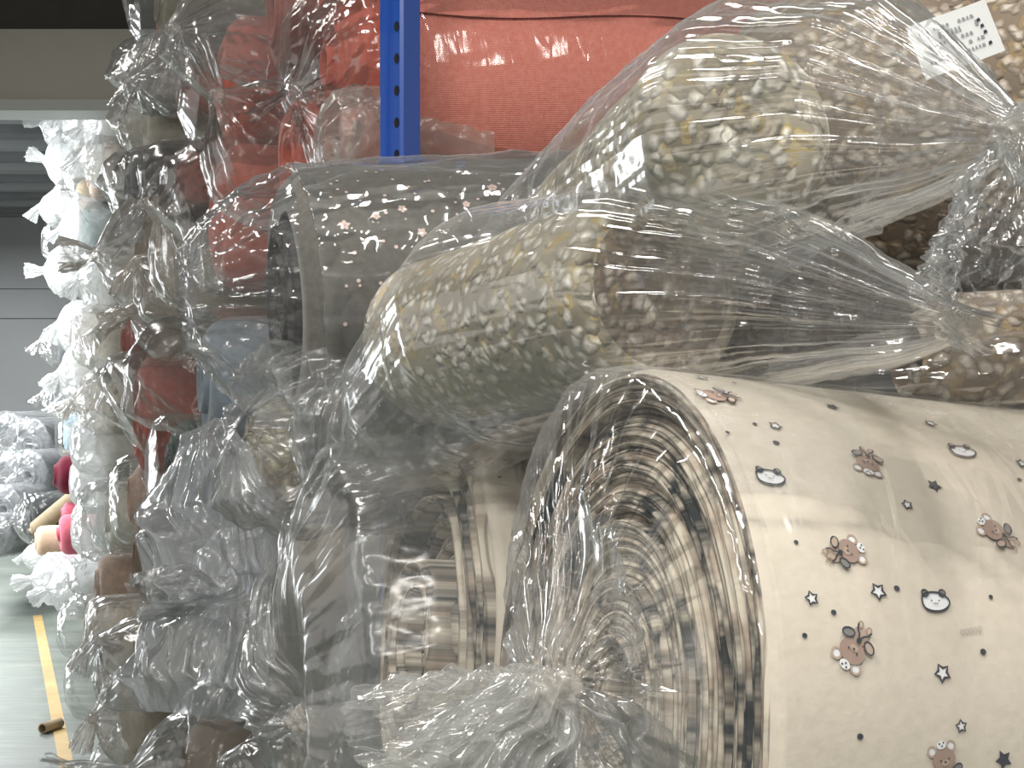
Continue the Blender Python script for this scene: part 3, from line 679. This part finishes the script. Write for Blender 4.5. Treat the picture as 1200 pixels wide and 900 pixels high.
# ---------------------------------------------------------------- the long stack of bagged rolls down the aisle
def bg_roll(label, px, py, d, Rr, fab, filmk='clear', q=.14, L=.45, dz=0., tail=.10, tdir=(-.5, -.3, -.8), seed=1, yaw=0., pitch=0., big=1.0, ca=.009, group=None, lump=.05, sq=1., tw=.5, swell=1.05, closed=False, axis=None, res=1., core=.03, cat='fabric roll'):
    ax = PX*math.cos(yaw)+AX*math.sin(yaw); ax = ax+np.array([0, 0, pitch]); ax /= np.linalg.norm(ax)
    if axis is not None: ax = np.array(axis, float); ax /= np.linalg.norm(ax)
    c = W(px, py, d)
    root, R, og = thing('fabric_roll', label, cat, c, axis=ax, group=group)
    mats = fab if isinstance(fab, list) else [FAB[fab], FAB[fab]]
    child('fabric', roll_mesh('fabric', Rr, L, mats, seed=seed, m=int(56*res), core=core, soft=min(.06, Rr*.45), pitch=.022, prot=.008, lump=lump, sq=sq, nb=12), root)
    if filmk is None: return root
    if filmk == 'clear': filmk = 'back'
    Rb = (Rr+.012)*big
    if d < 6.4: tail *= .75
    K = c-ax*q+np.array([0, 0, dz]); td = np.array(tdir, float); td /= np.linalg.norm(td)
    kk = [(0, *(c+ax*L*.7), Rb, Rb*sq, 0, ca*.5), (.30, *(c+ax*.03), Rb, Rb*sq, .02, ca*.8), (.46, *(c-ax*q*.25+np.array([0, 0, dz*.2])), Rb*.97*swell, Rb*sq*.98*swell, .03, ca*1.1), (.62, *(c-ax*q*.7+np.array([0, 0, dz*.7])), Rb*.62, Rb*.66, .12, ca*1.2)]
    if closed:
        kk = [kk[0], kk[1], (.5, *(c-ax*q*.25+np.array([0, 0, dz*.15])), Rb*.99, Rb*sq, .02, ca), (.72, *(c-ax*q*.72+np.array([0, 0, dz*.5])), Rb*.80, Rb*sq*.84, .04, ca), (.87, *(c-ax*q+np.array([0, 0, dz*.8])), Rb*.42, Rb*sq*.5, .08, ca*.8), (1, *(c-ax*q*1.06+np.array([0, 0, dz])), Rb*.05, Rb*.08, .1, ca*.3)]
        bag_obj(kk, seed*7+1, FILM[filmk], root, R, og, n=int(84*res), m=int(110*res), nf=(4, 7, 12, 19), cf=8+3/Rr*.3, smooth=3); return root
    kk += [(.74, *K, .016, .016, .4, .003)]
    kk += [(.86, *(K+td*tail*.5-ax*.01), tail*tw*.8, tail*tw*.55, .5, ca*.8), (1, *(K+td*tail-ax*.015), tail*tw*1.1, tail*tw*.7, .5, ca)]
    b = bag_obj(kk, seed*7+1, FILM[filmk], root, R, og, n=int(84*res), m=int(110*res), nf=(4, 7, 12, 19), cf=8+3/Rr*.3, smooth=3)
    if d < 6: knot_obj(K, .018, seed, FILM['milky' if filmk != 'white' else 'white'], b, R, og, 14, 20)
    return root
rows = [
 # label, px, py, d, R, fabric, film, q, dz, extras
 ('bright coral fabric roll end just left of the blue upright, upper one', 392, 78, 3.0, .150, 'coral_shaded', 'clear', .10, 0, dict(closed=True, tail=.16, tdir=(-.5, -.4, -.3), res=1.5)),
 ('coral fabric roll end below the thick knotted film, above the grey floral roll', 335, 190, 2.95, .135, 'coral_shaded', 'clear', .13, .12, dict(tail=.14, tdir=(-.3, -.3, .6), res=1.5)),
 ('coral fabric roll end beside the upright, hazy behind film', 425, 175, 2.72, .10, 'coral_dark', 'milky', .08, 0, dict(closed=True, res=1.5, tail=.12, L=.3)),
 ('tall coral fabric roll end, upper left of the coral ones', 262, 98, 3.55, .155, 'coral_shaded', 'clear', .10, .0, dict(closed=True, tail=.20, tdir=(-.9, -.2, .1), res=1.3, tw=.35)),
 ('coral fabric roll end lowest and leftmost, half behind the grey floral roll', 255, 255, 3.45, .165, 'coral_shaded', 'clear', .10, -.03, dict(closed=True, tail=.10, tdir=(-.6, -.2, -.1), res=1.3)),
 ('coral fabric roll at the photo top with a bunched clear bag mouth', 320, 15, 3.15, .14, 'coral_dark', 'grey', .20, -.05, dict(tail=.17, tdir=(-.1, -.3, -.6), res=1.5, tw=.55)),
 ('olive grey fabric roll at the photo top in a drooping clear bag', 185, 5, 4.95, .14, 'olive', 'grey', .10, -.01, dict(closed=True, tail=.08, tdir=(-.4, 0, -.6), swell=1.15)),
 ('olive grey fabric roll second from top, in a long clear bag', 176, 88, 5.1, .12, 'olive', 'grey', .10, -.05, dict(closed=True, tail=.12, tdir=(-.5, 0, -.7))),
 ('whitish fabric roll third from top, hanging over the bright rolls', 170, 145, 5.3, .10, 'ivory', 'milky', .10, -.03, dict(closed=True, tail=.06)),
 ('dark slate fabric roll in taut film, fourth from top', 150, 225, 5.2, .125, 'slate', 'grey', .07, -.02, dict(closed=True, tail=.05, ca=.008)),
 ('thin black fabric roll in shiny film right of the slate one', 178, 205, 4.75, .085, 'black', 'clear', .08, -.08, dict(closed=True, tail=.08)),
 ('rust brown fabric roll in hazy film left of the leftmost coral roll', 212, 215, 4.2, .115, 'coral_dark', 'grey', .10, -.06, dict(tail=.13, tdir=(-.3, -.1, -.9))),
 ('clear bag end with bluish film flag beside the tall coral roll', 215, 105, 4.35, .07, 'coral_dark', 'grey', .13, .02, dict(tail=.13, tdir=(-.3, -.2, -.8), tw=.38)),
 ('taupe fabric roll with star shaped gathered bag end, mid height', 163, 300, 4.7, .15, 'taupe', 'milky', .13, .0, dict(tail=.12, tdir=(-.9, -.1, .0), tw=.8, swell=1.1)),
 ('grey fabric roll draped in limp film with a round knot', 207, 335, 4.1, .11, 'midgrey', 'milky', .10, .06, dict(tail=.13, tdir=(-.1, -.2, -.9))),
 ('black fabric roll sliver left of the leftmost coral roll', 212, 285, 3.95, .10, 'black', 'clear', .05, 0, dict(closed=True, tail=.05)),
 ('white knotted bag roll just left of the lowest coral roll', 232, 330, 3.75, .085, 'beige', 'milky', .09, .15, dict(tail=.07, tdir=(-.2, -.3, .9))),
 ('hazy terracotta fabric roll above the brick red one', 150, 400, 4.9, .14, 'coral_dark', 'back', .09, .05, dict(closed=True, tail=.12, tdir=(-.6, -.1, .5))),
 ('grey beige roll with rumpled bag, above the steel blue roll', 200, 375, 4.3, .10, 'beige', 'milky', .11, .02, dict(tail=.10, tdir=(-.7, -.2, -.4))),
 ('brick red fabric roll in smooth clear film, mid height', 163, 488, 4.55, .185, 'red', 'clear', .055, -.03, dict(closed=True, tail=.05, ca=.008, tdir=(-.3, 0, -.9))),
 ('steel blue fabric roll in a full round clear bag', 238, 448, 3.3, .14, 'steel', 'clear', .10, -.10, dict(closed=True, tail=.09, tdir=(-.1, -.1, -1), res=1.6, swell=1.15, ca=.010, big=1.08)),
 ('bottle green fabric roll in glossy film below the steel blue one', 200, 552, 3.95, .135, 'bottle', 'clear', .06, 0, dict(closed=True, tail=.06, ca=.007)),
 ('brownish roll under the brick red one in tight film', 158, 585, 4.8, .13, 'pinkbeige', 'clear', .08, 0, dict(closed=True, tail=.08, tdir=(-.5, 0, .4))),
 ('taupe fabric roll with bare folded edge, lower left', 162, 660, 4.5, .12, 'taupe', None, .1, 0, dict(sq=1.1)),
 ('cream roll in shiny clear film, left of the taupe edge', 128, 605, 5.6, .125, 'ivory', 'clear', .09, -.04, dict(closed=True, tail=.08)),
 ('pink beige roll in clear film, lower of the pale ones', 115, 685, 5.7, .12, 'pinkbeige', 'clear', .09, -.02, dict(closed=True, tail=.07)),
 ('beige roll with frilled bag below the pink beige roll', 135, 745, 4.95, .12, 'beige', 'milky', .09, -.03, dict(tail=.10, tdir=(-.2, 0, -1))),
 ('beige roll with a small round knot, near the bottom left', 160, 775, 4.3, .13, 'beige', 'grey', .10, .06, dict(tail=.12, tdir=(-.3, 0, -1))),
 ('beige grey roll low in the stack with limp long bag', 150, 840, 4.55, .13, 'beige', 'milky', .10, 0, dict(tail=.12, tdir=(-.2, 0, -.8))),
 ('beige roll at the very bottom left beside the yellow line', 150, 905, 4.6, .13, 'beige', 'clear', .12, 0, dict(tail=.16, tdir=(-1, 0, .1))),
 ('dark brown roll at the bottom, behind the hanging film', 250, 860, 3.2, .13, 'brown', 'clear', .08, .04, dict(closed=True, tail=.10, res=1.3)),
 ('grey taupe roll at the bottom edge in a peaked clear bag', 225, 915, 3.0, .13, 'taupe', 'grey', .12, .02, dict(tail=.14, tdir=(-.9, -.1, -.1), res=1.3)),
 ('taupe roll at bottom, left of the ballooning clear bag', 335, 905, 2.4, .10, 'taupe', 'grey', .06, .05, dict(closed=True, tail=.08, res=1.3)),
 ('beige roll with white round knot beside the ballooning bag', 345, 650, 2.6, .125, 'beige', 'milky', .07, .03, dict(tail=.10, tdir=(-.1, -.2, -.9), res=1.3)),
 ('beige roll wedged behind the ballooning bag, under the charcoal one', 462, 665, 2.2, .14, 'beige', 'grey', .06, 0, dict(closed=True, res=1.4, L=.35)),
 ('grey roll deep behind the ballooning bag, lowest there', 440, 830, 2.2, .14, 'midgrey', 'grey', .06, 0, dict(closed=True, res=1.4, L=.35)),
 ('grey beige roll behind the tall hanging film', 290, 720, 2.85, .15, 'beige', 'grey', .08, -.02, dict(closed=True, tail=.1, res=1.3)),
]
for i, (lab, px, py, d, Rr, fb, fl, q, dz, ex) in enumerate(rows):
    bg_roll(lab, px, py, d, Rr, fb, fl, q=q, dz=dz, seed=100+i, **ex)

# the long bag mouth hanging in front of the lower stack
c = W(292, 545, 2.75); root, R, og = thing('fabric_roll', 'olive speckled fleece roll whose long clear bag mouth hangs like a skirt, lower left', 'fabric roll', c, axis=PX)
child('fabric', roll_mesh('fabric', .12, .4, [SH_O, SH_O], seed=301, soft=.04, pitch=.02, lump=.04), root)
kk = [Wk(0, 262, 500, 2.55, .015, .02, .3, .004), Wk(.14, 250, 530, 2.5, .055, .04, .3, .01), Wk(.38, 243, 620, 2.42, .105, .06, .32, .02), Wk(.50, 250, 690, 2.40, .09, .05, .36, .02),
      Wk(.56, 262, 715, 2.38, .075, .05, .4, .016), Wk(.66, 245, 745, 2.36, .12, .07, .36, .022), Wk(.85, 228, 800, 2.34, .125, .07, .34, .024), Wk(1, 222, 838, 2.33, .085, .05, .34, .02)]
P, (n_, m_) = tube_bag(kk, 303, n=170, m=220, nf=(3, 5, 8, 13), cf=7, smooth=3)
bb = child('plastic_bag', mesh_from('plastic_bag', to_local(P, R, og), grid_faces(n_, m_), [FILM['drape']]), root)
bag_obj([Wk(0, 262, 708, 2.38, .015, .015, .3, .003), Wk(.5, 215, 690, 2.34, .05, .035, .5, .01), Wk(1, 160, 700, 2.3, .04, .03, .5, .012)], 305, FILM['grey'], bb, R, og, name='bag_tail', n=60, m=110, cf=14)

# far bright rolls beyond the wall header (left edge)
far = [
 ('white bagged roll highest in the far bright stack, left', 66, 145, 9.4, .16, 'white', 'white', dict(tail=.16, tdir=(-1, 0, .2))),
 ('white bagged roll highest in the far stack, middle', 92, 140, 8.2, .15, 'white', 'white', dict(tail=.12)),
 ('white bagged roll highest in the far stack, next to the hanging ivory one', 122, 152, 7.2, .14, 'ivory', 'white', dict(tail=.12)),
 ('white bagged roll with pointed film, second row of the far stack', 72, 188, 8.8, .15, 'white', 'white', dict(tail=.14, tdir=(-1, 0, .5))),
 ('pale pink beige roll in the far stack, below the white ones', 100, 205, 7.8, .13, 'pinkbeige', 'clear', dict(closed=True, tail=.06)),
 ('pale tan roll beside the slate roll, far stack', 118, 190, 7.1, .11, 'peach', 'white', dict(tail=.1, tdir=(-.5, 0, -.8))),
 ('tan grey roll with dark gap under it, far stack', 84, 236, 8.4, .12, 'tan', 'clear', dict(closed=True, tail=.05)),
 ('white curled film roll at the far left edge of the stack', 64, 245, 9.2, .10, 'white', 'white', dict(tail=.14, tdir=(-.5, 0, -1))),
 ('white and green mottled roll, far stack mid height', 92, 272, 7.9, .16, 'teal', 'white', dict(tail=.08, swell=1.2)),
 ('dark green roll under the mottled one', 70, 285, 8.8, .12, 'black', 'clear', dict(closed=True, tail=.04)),
 ('white roll with flower shaped bag mouth at the far left', 72, 318, 8.6, .13, 'white', 'white', dict(tail=.22, tdir=(-1, 0, 0), tw=.7)),
 ('dark teal roll beside the white flower shaped bag', 98, 325, 7.7, .13, 'teal', 'clear', dict(closed=True, tail=.05, q=.05)),
 ('white bagged roll right of the dark teal roll', 118, 330, 6.8, .14, 'ivory', 'white', dict(tail=.14, tdir=(-.4, 0, -.9))),
 ('dark grey roll at the left rim of the far stack, upper', 62, 405, 9.4, .12, 'midgrey', 'clear', dict(tail=.08)),
 ('dark grey roll at the left rim of the far stack, lower', 66, 465, 9.3, .12, 'midgrey', 'clear', dict(tail=.08)),
 ('white green bagged roll below the dark teal one', 88, 385, 7.9, .13, 'ivory', 'white', dict(tail=.14, tdir=(-.2, 0, -1))),
 ('cream bagged roll left of the hazy terracotta roll', 112, 395, 6.7, .13, 'ivory', 'milky', dict(closed=True, tail=.12, tdir=(-.2, 0, -1))),
 ('crumpled cream white roll, far stack below the middle', 92, 440, 7.6, .15, 'ivory', 'white', dict(tail=.12, ca=.03)),
 ('grey clear bagged roll under the crumpled cream one', 86, 476, 7.9, .10, 'beige', 'grey', dict(tail=.06)),
 ('cream roll left of the brick red one', 116, 470, 6.5, .13, 'ivory', 'milky', dict(tail=.1)),
 ('pale yellow cream roll, lower part of the far stack', 112, 520, 6.6, .13, 'ivory', 'white', dict(closed=True, tail=.14, tdir=(-.6, 0, -.8))),
 ('white roll in film above the cream shiny one, lower far stack', 110, 565, 6.9, .13, 'ivory', 'white', dict(closed=True, tail=.12)),
 ('white roll right of the pink roll, low in the far stack', 112, 620, 6.9, .13, 'white', 'white', dict(closed=True, tail=.14, tdir=(-1, 0, -.4))),
 ('lilac white roll lying lowest at the far left on the floor', 58, 678, 8.4, .13, 'lilac', 'white', dict(tail=.12, tdir=(-1, 0, -.3))),
 ('white roll on the floor by the yellow line end', 82, 690, 7.4, .13, 'white', 'white', dict(tail=.14, tdir=(-.8, 0, -.6))),
 ('clear bagged pale roll on the floor right of the yellow line end', 96, 735, 6.6, .13, 'beige', 'clear', dict(closed=True, tail=.14, tdir=(-.9, 0, -.4))),
 ('clear bagged beige roll on the floor beside the yellow line, nearer', 112, 800, 5.6, .13, 'beige', 'clear', dict(closed=True, tail=.14, tdir=(-1, 0, -.2))),
 ('pale blue fabric roll end in glossy film, far left', 70, 508, 9.0, .125, 'sky', 'clear', dict(closed=True, tail=.04, q=.05, ca=.006)),
 ('maroon fabric roll end, far left above the black and white striped bag', 62, 557, 8.6, .11, 'maroon', None, dict()),
 ('bright pink fabric roll end at the far left', 64, 626, 8.2, .105, 'pink', None, dict(core=.02)),
 ('small pink fabric roll above the bright pink one', 68, 603, 8.6, .07, 'pink', None, dict()),
 ('peach fabric roll with open end at the far left', 38, 634, 9.0, .09, 'peach', None, dict()),
 ('cream fabric roll under the peach one at the far left', 44, 652, 9.6, .08, 'ivory', 'white', dict(tail=.06)),
]
for i, (lab, px, py, d, Rr, fb, fl, ex) in enumerate(far):
    kw = dict(q=.12, L=.5, ca=.013, big=1.0, tw=.7); kw.update(ex); kw['tail'] = min(kw.get('tail', .1), .11)*.7
    bg_roll(lab, px+5, py, d, Rr, fb, fl, seed=400+i, **kw)

# pile against the back wall, left edge
pile = [('dark grey bagged roll on the back pile, top at the left edge', 6, 520, 12.2, .24), ('dark grey bagged roll on the back pile, right of the top one', 34, 522, 12.0, .20), ('grey bagged roll in the second row of the back pile, at the left edge', 8, 562, 11.6, .20),
        ('grey bagged roll in the second row of the back pile, middle', 32, 558, 11.4, .18), ('pale grey bagged roll low in the back pile', 4, 598, 11.0, .17), ('grey bagged roll below the pale blue one in the back pile', 56, 540, 12.2, .16),
        ('dull grey bagged roll at the floor by the left edge', -6, 628, 10.6, .14)]
for i, (lab, px, py, d, Rr) in enumerate(pile):
    bg_roll(lab, px, py, d, Rr, 'midgrey', 'grey', q=.14, dz=.02, seed=500+i, tail=.08, axis=(.3, 1, 0), ca=.012, L=.7)
bg_roll('black and white striped film bag lying on the back pile', 38, 608, 9.9, .145, 'black', 'clear', q=.13, seed=520, tail=.06, axis=(.9, .3, .12), ca=.02, L=.5)
bg_roll('long cardboard coloured roll leaning over the striped bag', 40, 622, 9.5, .05, 'tan', None, seed=521, L=.7, axis=(.62, .2, .55))

# small paper tag on the coral roll
c = W(350, 202, 2.62); root, R, og = thing('paper_tag', 'small pale paper tag stuck on the coral roll above the grey floral roll', 'tag', c)
me = box_mesh('paper', [((0, 0, 0), (.021, .001, .034))], [plain('dull_tag_paper', (.42, .41, .38), .8)]); p = child('paper', me, root); root.rotation_euler = (0, .22, 0)
for k in range(3): child('print_line', box_mesh('print_line', [((-.004+.004*k, -.001, -.004), (.0012, .0006, .012))], [GREYP]), root)

# short cardboard tube on the floor
c = W(56, 852, 1.6*F/(858-450)); c[2] = .025
root, R, og = thing('cardboard_tube', 'short cardboard tube with a dark hollow lying by the yellow line', 'tube', c, axis=(.35, .94, 0))
th = np.linspace(0, 2*PI, 28, endpoint=False)
V = []
for (x, r) in ((-.04, .018), (-.04, .024), (.09, .024), (.09, .018), (-.04, .018)): V += [(x, r*math.cos(a), r*math.sin(a)) for a in th]
child('tube_wall', mesh_from('tube_wall', V, grid_faces(5, 28), [KRAFT]), root)
V = [(.0, .0179*math.cos(a), .0179*math.sin(a)) for a in th]+[(0, 0, 0)]
child('hollow', mesh_from('hollow', V, [[i, (i+1) % 28, 28] for i in range(28)], [BLACK]), root)
